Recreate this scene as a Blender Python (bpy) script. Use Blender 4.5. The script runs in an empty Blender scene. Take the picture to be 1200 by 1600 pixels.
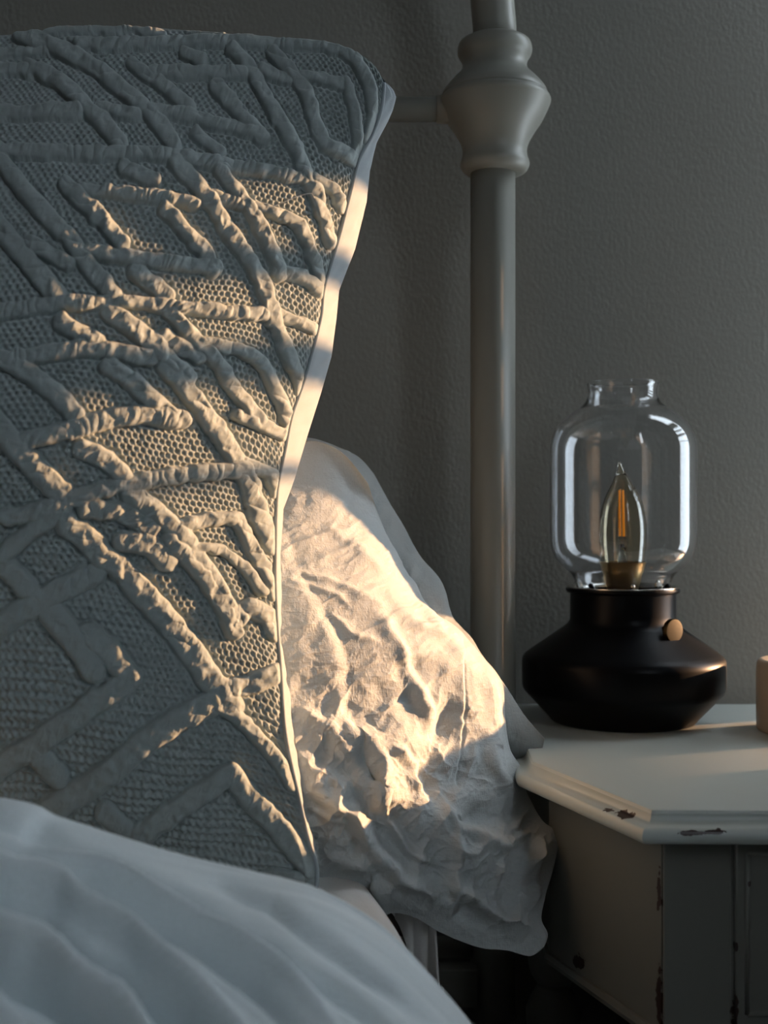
import bpy, bmesh, math
import numpy as np
from mathutils import Vector

C = bpy.context.scene.collection
F = 1900.0          # focal length in pixels of the 1200x1600 frame
Z0 = 0.75           # camera height above the floor (metres)

# ------------------------------------------------------------------ camera
cam_d = bpy.data.cameras.new('camera')
cam = bpy.data.objects.new('camera', cam_d); C.objects.link(cam)
cam.location = (0, 0, Z0); cam.rotation_euler = (math.radians(90), 0, 0)
cam_d.sensor_fit = 'VERTICAL'; cam_d.sensor_height = 36.0; cam_d.sensor_width = 27.0
cam_d.lens = F / 1600 * 36.0
cam_d.clip_start = 0.01; cam_d.clip_end = 50
cam_d.dof.use_dof = True; cam_d.dof.focus_distance = 0.72; cam_d.dof.aperture_fstop = 8.0
bpy.context.scene.camera = cam

# ------------------------------------------------------------------ light
SUN_AZ = math.radians(20)      # the sun stands this far towards the head wall
SUN_EL = math.radians(9)
w = bpy.data.worlds.new('sky'); bpy.context.scene.world = w
w.use_nodes = True
bg = w.node_tree.nodes['Background']
bg.inputs['Color'].default_value = (0.80, 0.905, 1.0, 1); bg.inputs['Strength'].default_value = 6.9
sd = bpy.data.lights.new('low_sun', 'SUN'); so = bpy.data.objects.new('low_sun', sd); C.objects.link(so)
sd.energy = 12.0; sd.color = (1.0, 0.55, 0.27); sd.angle = math.radians(0.9)
to_sun = Vector((math.cos(SUN_AZ)*math.cos(SUN_EL), math.sin(SUN_AZ)*math.cos(SUN_EL), math.sin(SUN_EL)))
so.location = (3, 1, 2.2); so.rotation_euler = to_sun.to_track_quat('Z', 'Y').to_euler()
vs = bpy.context.scene.view_settings
vs.view_transform = 'Standard'; vs.look = 'None'; vs.gamma = 1; vs.use_curve_mapping = False
vs.exposure = 0.16
bpy.context.scene.cycles.use_denoising = True
bpy.context.scene.cycles.max_bounces = 10
bpy.context.scene.cycles.diffuse_bounces = 5

# ------------------------------------------------------------------ helpers
def P(px, py, d):
    """arrays: photo pixel at depth d -> world"""
    px, py, d = np.broadcast_arrays(np.asarray(px, float), np.asarray(py, float), np.asarray(d, float))
    return np.stack([(px-600)/F*d, d, Z0+(800-py)/F*d], -1)

def tag(o, label=None, cat=None, group=None, kind=None):
    if label: o['label'] = label
    if cat: o['category'] = cat
    if group: o['group'] = group
    if kind: o['kind'] = kind
    return o

def empty(name, loc, label, cat, group=None):
    o = bpy.data.objects.new(name, None); C.objects.link(o); o.location = loc
    o.empty_display_size = 0.02
    return tag(o, label, cat, group)

def link_mesh(name, me, mat, parent=None, smooth=True):
    if mat: me.materials.append(mat)
    if smooth: me.polygons.foreach_set('use_smooth', np.ones(len(me.polygons), bool))
    me.update()
    o = bpy.data.objects.new(name, me); C.objects.link(o)
    if parent:
        o.parent = parent
        me.transform(parent.matrix_world.inverted() if False else __import__('mathutils').Matrix.Translation(-parent.location))
    return o

def np_mesh(name, V, Q):
    me = bpy.data.meshes.new(name)
    V = np.ascontiguousarray(V, np.float32); Q = np.ascontiguousarray(Q, np.int32)
    me.vertices.add(len(V)); me.vertices.foreach_set('co', V.ravel())
    me.loops.add(Q.size); me.loops.foreach_set('vertex_index', Q.ravel())
    me.polygons.add(len(Q)); me.polygons.foreach_set('loop_start', np.arange(0, Q.size, 4, dtype=np.int32))
    me.update(calc_edges=True); me.validate()
    return me

def grid_quads(h, w_, close_u=False, off=0, flip=False):
    i = np.arange(h-1)[:, None]; j = np.arange(w_ if close_u else w_-1)[None, :]
    j2 = (j+1) % w_
    a = i*w_+j; b = i*w_+j2; c = (i+1)*w_+j2; d = (i+1)*w_+j
    q = np.stack([a, d, c, b] if flip else [a, b, c, d], -1).reshape(-1, 4)
    return q+off

def bm_obj(name, bm, mat, parent=None, smooth=True, auto=None):
    me = bpy.data.meshes.new(name); bm.to_mesh(me); bm.free()
    o = link_mesh(name, me, mat, parent, smooth)
    if auto:
        m = o.modifiers.new('n', 'EDGE_SPLIT'); m.split_angle = math.radians(auto)
    return o

def add_box(bm, x0, x1, y0, y1, z0, z1, bev=0.0, seg=2):
    r = bmesh.ops.create_cube(bm, size=1)
    vs_ = r['verts']
    for v in vs_:
        v.co = Vector(((x0+x1)/2+v.co.x*(x1-x0), (y0+y1)/2+v.co.y*(y1-y0), (z0+z1)/2+v.co.z*(z1-z0)))
    if bev > 0:
        es = list({e for v in vs_ for e in v.link_edges})
        bmesh.ops.bevel(bm, geom=es, offset=bev, segments=seg, affect='EDGES', profile=0.5)

def add_lathe(bm, prof, c, seg=64, cap0=True, cap1=True, closed=False):
    """prof: list of (r, z); c: centre"""
    rings = []
    for r, z in prof:
        rings.append([bm.verts.new((c[0]+r*math.cos(2*math.pi*k/seg), c[1]+r*math.sin(2*math.pi*k/seg), c[2]+z)) for k in range(seg)])
    n = len(rings)
    for a in range(n if closed else n-1):
        A, B = rings[a], rings[(a+1) % n]
        for k in range(seg):
            bm.faces.new((A[k], A[(k+1) % seg], B[(k+1) % seg], B[k]))
    if not closed:
        if cap0: bm.faces.new(list(reversed(rings[0])))
        if cap1: bm.faces.new(rings[-1])
    bmesh.ops.recalc_face_normals(bm, faces=bm.faces)

def smooth_prof(pts, n=8):
    """Catmull-Rom through profile points"""
    pts = [np.array(p, float) for p in pts]; out = []
    for i in range(len(pts)-1):
        p0 = pts[max(i-1, 0)]; p1 = pts[i]; p2 = pts[i+1]; p3 = pts[min(i+2, len(pts)-1)]
        for k in range(n):
            t = k/n
            out.append(tuple(0.5*((2*p1)+(-p0+p2)*t+(2*p0-5*p1+4*p2-p3)*t*t+(-p0+3*p1-3*p2+p3)*t**3)))
    out.append(tuple(pts[-1])); return out

def add_tube(bm, pts, rad, seg=20, cap=True):
    pts = [Vector(p) for p in pts]; n = len(pts)
    rad = rad if hasattr(rad, '__len__') else [rad]*n
    up = None; rings = []
    for i, p in enumerate(pts):
        t = (pts[min(i+1, n-1)]-pts[max(i-1, 0)]).normalized()
        if up is None:
            up = Vector((0, 0, 1)) if abs(t.z) < 0.9 else Vector((0, 1, 0))
        a = up.cross(t).normalized(); b = t.cross(a).normalized(); up = b
        rings.append([bm.verts.new(p+(a*math.cos(2*math.pi*k/seg)+b*math.sin(2*math.pi*k/seg))*rad[i]) for k in range(seg)])
    for A, B in zip(rings, rings[1:]):
        for k in range(seg): bm.faces.new((A[k], A[(k+1) % seg], B[(k+1) % seg], B[k]))
    if cap:
        bm.faces.new(list(reversed(rings[0]))); bm.faces.new(rings[-1])
    bmesh.ops.recalc_face_normals(bm, faces=bm.faces)

# numpy value noise ---------------------------------------------------------
rng = np.random.RandomState(7)
TAB = rng.rand(256, 256)*2-1
def vnoise(x, y):
    xi = np.floor(x).astype(np.int64); yi = np.floor(y).astype(np.int64)
    fx = x-xi; fy = y-yi
    fx = fx*fx*fx*(fx*(fx*6-15)+10); fy = fy*fy*fy*(fy*(fy*6-15)+10)
    a = TAB[yi % 256, xi % 256]; b = TAB[yi % 256, (xi+1) % 256]
    c = TAB[(yi+1) % 256, xi % 256]; d = TAB[(yi+1) % 256, (xi+1) % 256]
    return (a*(1-fx)+b*fx)*(1-fy)+(c*(1-fx)+d*fx)*fy
def fbm(x, y, o=4, g=0.5):
    s = 0; a = 1; n = 0
    for k in range(o):
        s = s+a*vnoise(x*2**k+17.3*k, y*2**k+5.1*k); n += a; a *= g
    return s/n
def ridged(x, y, o=3):
    s = 0; a = 1; n = 0
    for k in range(o):
        s = s+a*(1-2*np.abs(vnoise(x*2**k+31.7*k, y*2**k+11.9*k))); n += a; a *= 0.5
    return s/n

def resample(poly, n_or_t):
    poly = np.array(poly, float)
    # light corner rounding with a dense Catmull-Rom
    q = np.array(smooth_prof([tuple(p) for p in poly], 10))
    s = np.concatenate([[0], np.cumsum(np.hypot(*np.diff(q, axis=0).T))]); s /= s[-1]
    t = np.linspace(0, 1, n_or_t) if isinstance(n_or_t, int) else n_or_t
    return np.stack([np.interp(t, s, q[:, 0]), np.interp(t, s, q[:, 1])], -1)

def coons(T, B, L, R, u, v):
    """T,B run left->right, L,R run top->bottom (pixel polylines)"""
    t = resample(T, u)[None]; b = resample(B, u)[None]; l = resample(L, v)[:, None]; r = resample(R, v)[:, None]
    U = u[None, :, None]; V = v[:, None, None]
    c00, c10, c01, c11 = t[0, 0], t[0, -1], b[0, 0], b[0, -1]
    return (1-V)*t+V*b+(1-U)*l+U*r-((1-U)*(1-V)*c00+U*(1-V)*c10+(1-U)*V*c01+U*V*c11)

def normals(Pg):
    du = np.gradient(Pg, axis=1); dv = np.gradient(Pg, axis=0)
    n = np.cross(du, dv); n /= np.linalg.norm(n, axis=-1, keepdims=True)+1e-12
    flip = np.sign(-n[..., 1].mean()) or 1
    return n*flip            # faces the room (-y)

def seg_dist(X, Y, pts):
    """distance to a polyline and arc position along it"""
    best = np.full(X.shape, 1e9, np.float32); arc = np.zeros(X.shape, np.float32); side = np.zeros(X.shape, np.float32)
    s0 = 0
    for (x0, y0), (x1, y1) in zip(pts[:-1], pts[1:]):
        dx, dy = x1-x0, y1-y0; L = math.hypot(dx, dy)+1e-9
        t = np.clip(((X-x0)*dx+(Y-y0)*dy)/(L*L), 0, 1)
        ex = X-(x0+t*dx); ey = Y-(y0+t*dy)
        d = np.hypot(ex, ey); m = d < best
        best = np.where(m, d, best); arc = np.where(m, s0+t*L, arc)
        side = np.where(m, (dx*ey-dy*ex)/L, side)
        s0 += L
    return best, arc, side

# ------------------------------------------------------------------ materials
def new_mat(name, color, rough=0.6, metal=0.0, sheen=0.0, spec=0.5):
    m = bpy.data.materials.new(name); m.use_nodes = True
    b = m.node_tree.nodes['Principled BSDF']
    b.inputs['Base Color'].default_value = (*color, 1); b.inputs['Roughness'].default_value = rough
    b.inputs['Metallic'].default_value = metal; b.inputs['Specular IOR Level'].default_value = spec
    if sheen: b.inputs['Sheen Weight'].default_value = sheen; b.inputs['Sheen Roughness'].default_value = 0.5
    return m, m.node_tree, b

def noise_bump(nt, b, scale, dist, strength=1.0, detail=3, stretch=(1, 1, 1), rough=0.5, prev=None):
    N = nt.nodes; L = nt.links
    tc = N.new('ShaderNodeTexCoord'); mp = N.new('ShaderNodeMapping'); mp.inputs['Scale'].default_value = stretch
    nz = N.new('ShaderNodeTexNoise'); nz.inputs['Scale'].default_value = scale; nz.inputs['Detail'].default_value = detail
    nz.inputs['Roughness'].default_value = rough
    bp = N.new('ShaderNodeBump'); bp.inputs['Distance'].default_value = dist; bp.inputs['Strength'].default_value = strength
    L.new(tc.outputs['Object'], mp.inputs['Vector']); L.new(mp.outputs[0], nz.inputs['Vector']); L.new(nz.outputs['Fac'], bp.inputs['Height'])
    if prev: L.new(prev.outputs[0], bp.inputs['Normal'])
    L.new(bp.outputs[0], b.inputs['Normal'])
    return bp

def colour_var(nt, b, c1, c2, scale, detail=4, stretch=(1, 1, 1)):
    N = nt.nodes; L = nt.links
    tc = N.new('ShaderNodeTexCoord'); mp = N.new('ShaderNodeMapping'); mp.inputs['Scale'].default_value = stretch
    nz = N.new('ShaderNodeTexNoise'); nz.inputs['Scale'].default_value = scale; nz.inputs['Detail'].default_value = detail
    mx = N.new('ShaderNodeMix'); mx.data_type = 'RGBA'
    mx.inputs[6].default_value = (*c1, 1); mx.inputs[7].default_value = (*c2, 1)
    L.new(tc.outputs['Object'], mp.inputs['Vector']); L.new(mp.outputs[0], nz.inputs['Vector'])
    L.new(nz.outputs['Fac'], mx.inputs[0]); L.new(mx.outputs[2], b.inputs['Base Color'])
    return mx

M = {}
m, nt, b = new_mat('grey_wall_paint', (0.20, 0.20, 0.19), 0.75, spec=0.3)
colour_var(nt, b, (0.215, 0.212, 0.19), (0.245, 0.242, 0.22), 3)
bp = noise_bump(nt, b, 320, 0.0006, 0.75, 3, (1, 1, 0.7), 0.5)
M['wall'] = m
m, nt, b = new_mat('quilted_cotton', (0.33, 0.375, 0.37), 0.95, sheen=0.15, spec=0.15)
noise_bump(nt, b, 2200, 0.0002, 0.5, 2); M['quilt'] = m
m, nt, b = new_mat('quilt_backing', (0.34, 0.38, 0.40), 0.95, sheen=0.15, spec=0.15)
noise_bump(nt, b, 1800, 0.0002, 0.5, 2); M['backing'] = m

def weave(name, c, amp=0.0003):
    m, nt, b = new_mat(name, c, 0.95, sheen=0.15, spec=0.15)
    colour_var(nt, b, tuple(v*0.93 for v in c), tuple(min(1, v*1.05) for v in c), 700, 3)
    b1 = noise_bump(nt, b, 900, amp, 0.7, 3, (1, 1, 0.25), 0.6)
    noise_bump(nt, b, 900, amp, 0.7, 3, (0.25, 0.25, 1), 0.6, prev=b1)
    return m
M['linen'] = weave('white_linen', (0.53, 0.56, 0.56), 0.00045)
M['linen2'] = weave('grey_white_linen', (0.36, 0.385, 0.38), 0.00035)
M['sheet'] = weave('sheet_cotton', (0.70, 0.69, 0.67), 0.0002)
M['duvet'] = weave('duvet_cotton', (0.74, 0.80, 0.82), 0.00025)
M['curtain'] = weave('curtain_cloth', (0.45, 0.43, 0.40), 0.0003)
m, nt, b = new_mat('white_painted_iron', (0.27, 0.27, 0.235), 0.38, spec=0.5)
noise_bump(nt, b, 60, 0.0004, 0.5, 3); M['iron'] = m
m, nt, b = new_mat('black_metal', (0.002, 0.0023, 0.0032), 0.36, spec=0.13)
noise_bump(nt, b, 1500, 0.00005, 0.4, 2); M['black'] = m
m, nt, b = new_mat('aged_brass', (0.055, 0.04, 0.02), 0.45, 1.0)
noise_bump(nt, b, 300, 0.0001, 0.4, 2, (1, 1, 8)); M['brass'] = m
m, nt, b = new_mat('bright_brass', (0.75, 0.52, 0.25), 0.35, 1.0); M['holder'] = m
m, nt, b = new_mat('polished_steel', (0.6, 0.56, 0.50), 0.2, 1.0); M['steel'] = m
m, nt, b = new_mat('phosphor_filament', (1.0, 0.42, 0.05), 0.5)
b.inputs['Emission Color'].default_value = (1.0, 0.34, 0.03, 1); b.inputs['Emission Strength'].default_value = 0.25; M['filament'] = m
def glass(name, c, ior=1.46, rough=0.0):
    m, nt, b = new_mat(name, c, rough); b.inputs['Transmission Weight'].default_value = 1.0; b.inputs['IOR'].default_value = ior
    return m
M['glass'] = glass('clear_glass', (0.97, 0.985, 1.0))
M['bulb'] = glass('amber_tinted_glass', (1.0, 0.94, 0.80))
m, nt, b = new_mat('candle_wax', (0.42, 0.35, 0.27), 0.45); b.inputs['Subsurface Weight'].default_value = 0.2; b.inputs['Subsurface Radius'].default_value = (0.01, 0.006, 0.003); M['wax'] = m
m, nt, b = new_mat('dark_wood_floor', (0.06, 0.045, 0.035), 0.5)
colour_var(nt, b, (0.04, 0.03, 0.024), (0.09, 0.065, 0.05), 6, 5, (1, 10, 1)); M['floor'] = m
m, nt, b = new_mat('ceiling_paint', (0.5, 0.5, 0.5), 0.9); M['ceil'] = m
m, nt, b = new_mat('room_paint', (0.10, 0.10, 0.10), 0.9); M['room'] = m
m, nt, b = new_mat('white_frame_paint', (0.65, 0.65, 0.63), 0.4); M['frame'] = m

def chipped_paint(name, c, chips):
    """white paint with dark brown chips: each chip is an ellipsoid (x,y,z,rx,ry,rz) broken up by noise"""
    m, nt, b = new_mat(name, c, 0.32, spec=0.5)
    N = nt.nodes; L = nt.links
    tc = N.new('ShaderNodeTexCoord')
    nz = N.new('ShaderNodeTexNoise'); nz.inputs['Scale'].default_value = 190; nz.inputs['Detail'].default_value = 3
    L.new(tc.outputs['Object'], nz.inputs['Vector'])
    last = None
    for (x, y, z, rx, ry, rz) in chips:
        s = N.new('ShaderNodeVectorMath'); s.operation = 'SUBTRACT'; s.inputs[1].default_value = (x, y, z)
        L.new(tc.outputs['Object'], s.inputs[0])
        d = N.new('ShaderNodeVectorMath'); d.operation = 'DIVIDE'; d.inputs[1].default_value = (rx, ry, rz); L.new(s.outputs[0], d.inputs[0])
        l = N.new('ShaderNodeVectorMath'); l.operation = 'LENGTH'; L.new(d.outputs[0], l.inputs[0])
        if last is None: last = l.outputs['Value']
        else:
            mn = N.new('ShaderNodeMath'); mn.operation = 'MINIMUM'; L.new(last, mn.inputs[0]); L.new(l.outputs['Value'], mn.inputs[1]); last = mn.outputs[0]
    ad = N.new('ShaderNodeMath'); ad.operation = 'MULTIPLY_ADD'; ad.inputs[1].default_value = 2.4; L.new(nz.outputs['Fac'], ad.inputs[0]); L.new(last, ad.inputs[2])
    lt = N.new('ShaderNodeMath'); lt.operation = 'LESS_THAN'; lt.inputs[1].default_value = 2.15; L.new(ad.outputs[0], lt.inputs[0])
    mx = N.new('ShaderNodeMix'); mx.data_type = 'RGBA'; mx.inputs[6].default_value = (*c, 1); mx.inputs[7].default_value = (0.035, 0.015, 0.011, 1)
    L.new(lt.outputs[0], mx.inputs[0]); L.new(mx.outputs[2], b.inputs['Base Color'])
    inv = N.new('ShaderNodeMath'); inv.operation = 'SUBTRACT'; inv.inputs[0].default_value = 1.0; L.new(lt.outputs[0], inv.inputs[1])
    bp = N.new('ShaderNodeBump'); bp.inputs['Distance'].default_value = 0.0004; L.new(inv.outputs[0], bp.inputs['Height'])
    n2 = N.new('ShaderNodeTexNoise'); n2.inputs['Scale'].default_value = 40; n2.inputs['Detail'].default_value = 4; L.new(tc.outputs['Object'], n2.inputs['Vector'])
    b2 = N.new('ShaderNodeBump'); b2.inputs['Distance'].default_value = 0.0005; b2.inputs['Strength'].default_value = 0.35
    L.new(n2.outputs['Fac'], b2.inputs['Height']); L.new(bp.outputs[0], b2.inputs['Normal']); L.new(b2.outputs[0], b.inputs['Normal'])
    return m

# ------------------------------------------------------------------ room
YW = 0.975; XR = 0.535; XL = -2.3; YF = -2.2; ZC = 2.4
def struct(name, boxes, mat, bev=0.0):
    bm = bmesh.new()
    for bx in boxes: add_box(bm, *bx, bev=bev)
    o = bm_obj(name, bm, mat, smooth=False); o['kind'] = 'structure'; return o
struct('floor', [(XL, XR, YF, YW, -0.05, 0)], M['floor'])
struct('ceiling', [(XL, XR, YF, YW, ZC, ZC+0.05)], M['ceil'])
struct('wall_back', [(XL, XR, YW, YW+0.1, 0, ZC)], M['wall'])
struct('wall_left', [(XL-0.1, XL, YF, YW, 0, ZC)], M['room'])
struct('wall_front', [(XL, XR+0.1, YF-0.1, YF, 0, ZC)], M['room'])
# right wall: narrow corner window, plus an unseen one towards the foot added for fill
WY0, WZ0, WZ1 = 0.826, Z0-0.150, Z0+0.90
VY0, VY1, VZ0, VZ1 = -0.54, -0.12, Z0+0.22, Z0+0.88
struct('wall_right', [(XR, XR+0.06, YF, VY0, 0, ZC), (XR, XR+0.06, VY0, VY1, 0, VZ0), (XR, XR+0.06, VY0, VY1, VZ1, ZC), (XR, XR+0.06, VY1, WY0, 0, ZC),
       (XR, XR+0.06, WY0, YW, 0, WZ0), (XR, XR+0.06, WY0, YW, WZ1, ZC)], M['room'])
wf = struct('window_1', [(XR+0.02, XR+0.05, WY0, YW-0.002, WZ0, WZ0+0.006), (XR+0.02, XR+0.05, WY0, YW-0.002, WZ1-0.015, WZ1)], M['frame'])
bm = bmesh.new()
for zc, hh in ((Z0+0.335, 0.048), (Z0+0.239, 0.008), (Z0+0.186, 0.010), (Z0+0.128, 0.003)):  # thick rail added to keep sun off the cushion top; thin bars stripe it
    add_box(bm, XR+0.025, XR+0.042, WY0, YW-0.002, zc-hh, zc+hh)
bm_obj('sun_shaping_glazing_bar', bm, M['frame'], wf, smooth=False)
wf2 = struct('fill_light_window', [(XR+0.02, XR+0.05, VY0, VY0+0.03, VZ0, VZ1), (XR+0.02, XR+0.05, VY1-0.03, VY1, VZ0, VZ1),
       (XR+0.02, XR+0.05, VY0+0.03, VY1-0.03, VZ0, VZ0+0.03), (XR+0.02, XR+0.05, VY0+0.03, VY1-0.03, VZ1-0.03, VZ1)], M['frame'])  # unseen opening, added so sky light fills the duvet and linen

# ------------------------------------------------------------------ nightstand
TZ = Z0-0.151
P2 = lambda px, py, z: (lambda d: ((px-600)/F*d, d))((Z0-z)*F/(py-800))
top_poly = [(0.099, YW-0.018), (0.090, 0.738), (0.1358, 0.617), (0.4650, 0.612), (0.5120, 0.738), (0.512, YW-0.018)]
def offset_poly(poly, off):
    n = len(poly); out = []
    c = Vector((sum(p[0] for p in poly)/n, sum(p[1] for p in poly)/n))
    for i in range(n):
        p0, p1, p2 = Vector(poly[i-1]), Vector(poly[i]), Vector(poly[(i+1) % n])
        d1 = (p1-p0).normalized(); d2 = (p2-p1).normalized()
        n1 = Vector((d1.y, -d1.x)); n2 = Vector((d2.y, -d2.x))
        if n1.dot(p1-c) < 0: n1 = -n1
        if n2.dot(p1-c) < 0: n2 = -n2
        bis = (n1+n2).normalized(); k = off/max(0.3, bis.dot(n1))
        q = p1+bis*k; q.y = min(q.y, YW-0.002)
        out.append((q.x, q.y))
    return out
def prism_rings(bm, poly, prof):
    rings = []
    for off, z in prof:
        rings.append([bm.verts.new((x, y, z)) for x, y in offset_poly(poly, off)])
    n = len(poly)
    for A, B in zip(rings, rings[1:]):
        for k in range(n): bm.faces.new((A[k], A[(k+1) % n], B[(k+1) % n], B[k]))
    bm.faces.new(rings[0]); bm.faces.new(list(reversed(rings[-1])))
    bmesh.ops.recalc_face_normals(bm, faces=bm.faces)
ns = empty('nightstand', (0.30, 0.79, 0), 'white distressed nightstand with chipped canted corners beside the bed', 'nightstand')
def chip(px, py, d, rx, ry, rz):
    q = P(px, py, d); return (q[0]-ns.location.x, q[1]-ns.location.y, q[2], rx, ry, rz)
top_chips = [chip(954, 1267, 0.645, 0.0030, 0.004, 0.0020), chip(972, 1271, 0.632, 0.0050, 0.007, 0.0024),
             chip(1088, 1304, 0.604, 0.0095, 0.006, 0.0014), chip(1120, 1303, 0.604, 0.0075, 0.006, 0.0014),
             chip(837, 1199, 0.725, 0.003, 0.004, 0.0035)]
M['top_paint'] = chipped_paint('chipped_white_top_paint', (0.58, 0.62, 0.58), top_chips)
body_chips = [chip(1034, 1400, 0.63, 0.0025, 0.003, 0.011), chip(1033, 1360, 0.63, 0.0015, 0.002, 0.004), chip(1033, 1560, 0.63, 0.0025, 0.003, 0.016),
              chip(1148, 1580, 0.625, 0.002, 0.003, 0.008), chip(1150, 1480, 0.625, 0.0010, 0.003, 0.003),
              chip(897, 1505, 0.705, 0.006, 0.009, 0.005), chip(1170, 1380, 0.625, 0.0012, 0.003, 0.002), chip(830, 1516, 0.79, 0.0028, 0.01, 0.006)]
M['shaded_body_paint'] = chipped_paint('chipped_white_paint_shaded', (0.20, 0.20, 0.175), body_chips)  # the top's white paint again, darkened to stand in for shade
bm = bmesh.new()
prof = [(-0.0015, TZ), (-0.0004, TZ-0.0004), (0.0, TZ-0.0014)]
for k in range(7):      # cove
    a = k/6*math.pi/2
    prof.append((0.0005+0.0045*(1-math.cos(a)), TZ-0.002-0.0050*math.sin(a)))
prof.append((0.0068, TZ-0.0074))
for k in range(9):      # bead
    a = -math.pi/2*0.8+k/8*math.pi*0.9
    prof.append((0.0062+0.0036*math.cos(a), TZ-0.0115-0.0042*math.sin(a)))
prof += [(0.0030, TZ-0.0158), (-0.010, TZ-0.0160)]
prism_rings(bm, top_poly, prof)
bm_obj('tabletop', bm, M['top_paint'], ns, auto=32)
body_poly = offset_poly(top_poly, -0.0105)
body_poly = [(x, min(y, YW-0.02)) for x, y in body_poly]
BB = Z0-0.268
bm = bmesh.new(); prism_rings(bm, body_poly, [(0, TZ-0.0155), (0, BB+0.0), (-0.001, BB-0.001)])
bm_obj('cabinet_body', bm, M['shaded_body_paint'], ns, smooth=False)
# front: stile, dark reveal, drawer front with raised bead
fy = body_poly[2][1]; fx0 = body_poly[2][0]; fx1 = body_poly[3][0]
gx = (1143-600)/F*fy
bm = bmesh.new(); add_box(bm, fx0+0.0008, gx-0.0008, fy-0.0022, fy+0.004, BB+0.0005, TZ-0.0162, bev=0.0006)
bm_obj('stile', bm, M['shaded_body_paint'], ns, smooth=False)
bm = bmesh.new(); add_box(bm, fx1-(gx-fx0)+0.0008, fx1-0.0008, fy-0.0048, fy+0.004, BB+0.0005, TZ-0.0162, bev=0.0006)
bm_obj('stile', bm, M['shaded_body_paint'], ns, smooth=False)
dr0, dr1, dz0, dz1 = gx+0.0012, fx1-(gx-fx0)-0.001, BB-0.10, TZ-0.0185
bm = bmesh.new(); add_box(bm, dr0, dr1, fy-0.0030, fy+0.003, BB+0.004, dz1, bev=0.0012, seg=3)
dw = bm_obj('drawer', bm, M['shaded_body_paint'], ns, smooth=False)
def frame_bead(name, x0, x1, z0, z1, y, r, parent):
    bm = bmesh.new()
    add_tube(bm, [(x0, y, z0), (x0, y, z1)], r, 12); add_tube(bm, [(x1, y, z0), (x1, y, z1)], r, 12)
    add_tube(bm, [(x0, y, z1), (x1, y, z1)], r, 12); add_tube(bm, [(x0, y, z0), (x1, y, z0)], r, 12)
    me = bpy.data.meshes.new(name); bm.to_mesh(me); bm.free()
    me.transform(__import__('mathutils').Matrix.Translation((-ns.location.x, -ns.location.y, 0)))
    me.materials.append(M['shaded_body_paint']); me.polygons.foreach_set('use_smooth', [True]*len(me.polygons))
    o = bpy.data.objects.new(name, me); C.objects.link(o); o.parent = parent; return o
frame_bead('bead', dr0+0.0060, dr1-0.006, BB+0.010, dz1-0.0060, fy-0.0030, 0.0013, dw)
# base board under the body and turned legs
bm = bmesh.new(); prism_rings(bm, offset_poly(body_poly, 0.002), [(0, BB), (0.001, BB-0.003), (0, BB-0.006), (-0.004, BB-0.006)])
bm_obj('base_moulding', bm, M['shaded_body_paint'], ns, smooth=False)
def leg(x, y):
    bm = bmesh.new(); h = BB-0.0055
    prof = smooth_prof([(0.011, h), (0.012, h-0.004), (0.0165, h-0.014), (0.0175, h-0.024), (0.0150, h-0.035), (0.011, h-0.041), (0.013, h-0.046),
             (0.018, h-0.056), (0.0185, h-0.066), (0.015, h-0.10), (0.012, h-0.20), (0.010, h-0.36), (0.013, h-0.38), (0.014, h-0.41), (0.010, 0.0)], 6)
    add_lathe(bm, [(max(r, 0.003), max(z, 0.0)) for r, z in prof], (x, y, 0), 32)
    bm_obj('leg', bm, M['shaded_body_paint'], ns)
for lx, ly in ((0.1135, 0.812), (0.165, 0.655), (0.435, 0.655), (0.48, 0.90)): leg(lx, ly)

# ------------------------------------------------------------------ oil-lamp style lamp
LD = 0.88; LX = (973-600)/F*LD; S = LD/F
lamp = empty('table_lamp', (LX, LD, TZ), 'black lantern style table lamp with clear glass chimney and flame shaped bulb', 'table lamp')
c = (LX, LD, TZ)
def sc(pr): return [(r*S, h*S) for r, h in pr]
bm = bmesh.new()
pr = [(104, 0.3), (110, 1), (113, 4)] + [(116, 8)] + [(150, 44), (154, 49), (156, 55)] + [(156.5, 92), (155.5, 98), (151, 104), (143, 110), (92, 146), (85, 152), (82, 158), (81.5, 166), (81.5, 198),
      (82, 200), (86, 201), (88, 204), (87.5, 207), (84, 208.5), (80, 207), (79, 200), (79, 186), (20, 184)]
add_lathe(bm, sc(pr), c, 128)
bm_obj('base', bm, M['black'], lamp, auto=50)
# steel ring and spring clips seated in the collar
bm = bmesh.new(); add_lathe(bm, sc([(84, 207), (86.5, 209), (85, 210.5), (81, 210), (78, 206), (78, 203)]), c, 96, closed=True)
bm_obj('collar_ring', bm, M['steel'], lamp)
for k, ang in enumerate((-140, -90, -40, 30, 90, 150)):
    a = math.radians(ang); bm = bmesh.new()
    r0, r1 = 70*S, 79*S
    pts = []
    for t in np.linspace(0, 1, 7):
        rr = r1-(r1-r0)*math.sin(t*math.pi); hh = (198+26*t*(1-0.35*t))*S
        pts.append((c[0]+rr*math.cos(a), c[1]+rr*math.sin(a), c[2]+hh))
    add_tube(bm, pts, 3.2*S, 10)
    bm_obj('clip', bm, M['steel' if k % 2 else 'black'], lamp)
# glass chimney: outer and inner wall
outer = smooth_prof([(70, 205), (73, 212), (75, 220), (81, 230), (94, 241), (106, 255), (112, 271), (113.5, 290), (113.5, 350), (113.5, 415), (112, 436), (106, 454), (95, 469), (80, 481),
         (66, 490), (58, 498), (54.5, 507), (53.5, 516), (55.5, 522), (56.5, 525), (55.5, 528)], 5)
inner = [(r-2.6, h) for r, h in outer]
bm = bmesh.new(); add_lathe(bm, sc(outer+[(54, 529)]+inner[::-1]), c, 128, closed=True)
bm_obj('glass_chimney', bm, M['glass'], lamp)
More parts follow.
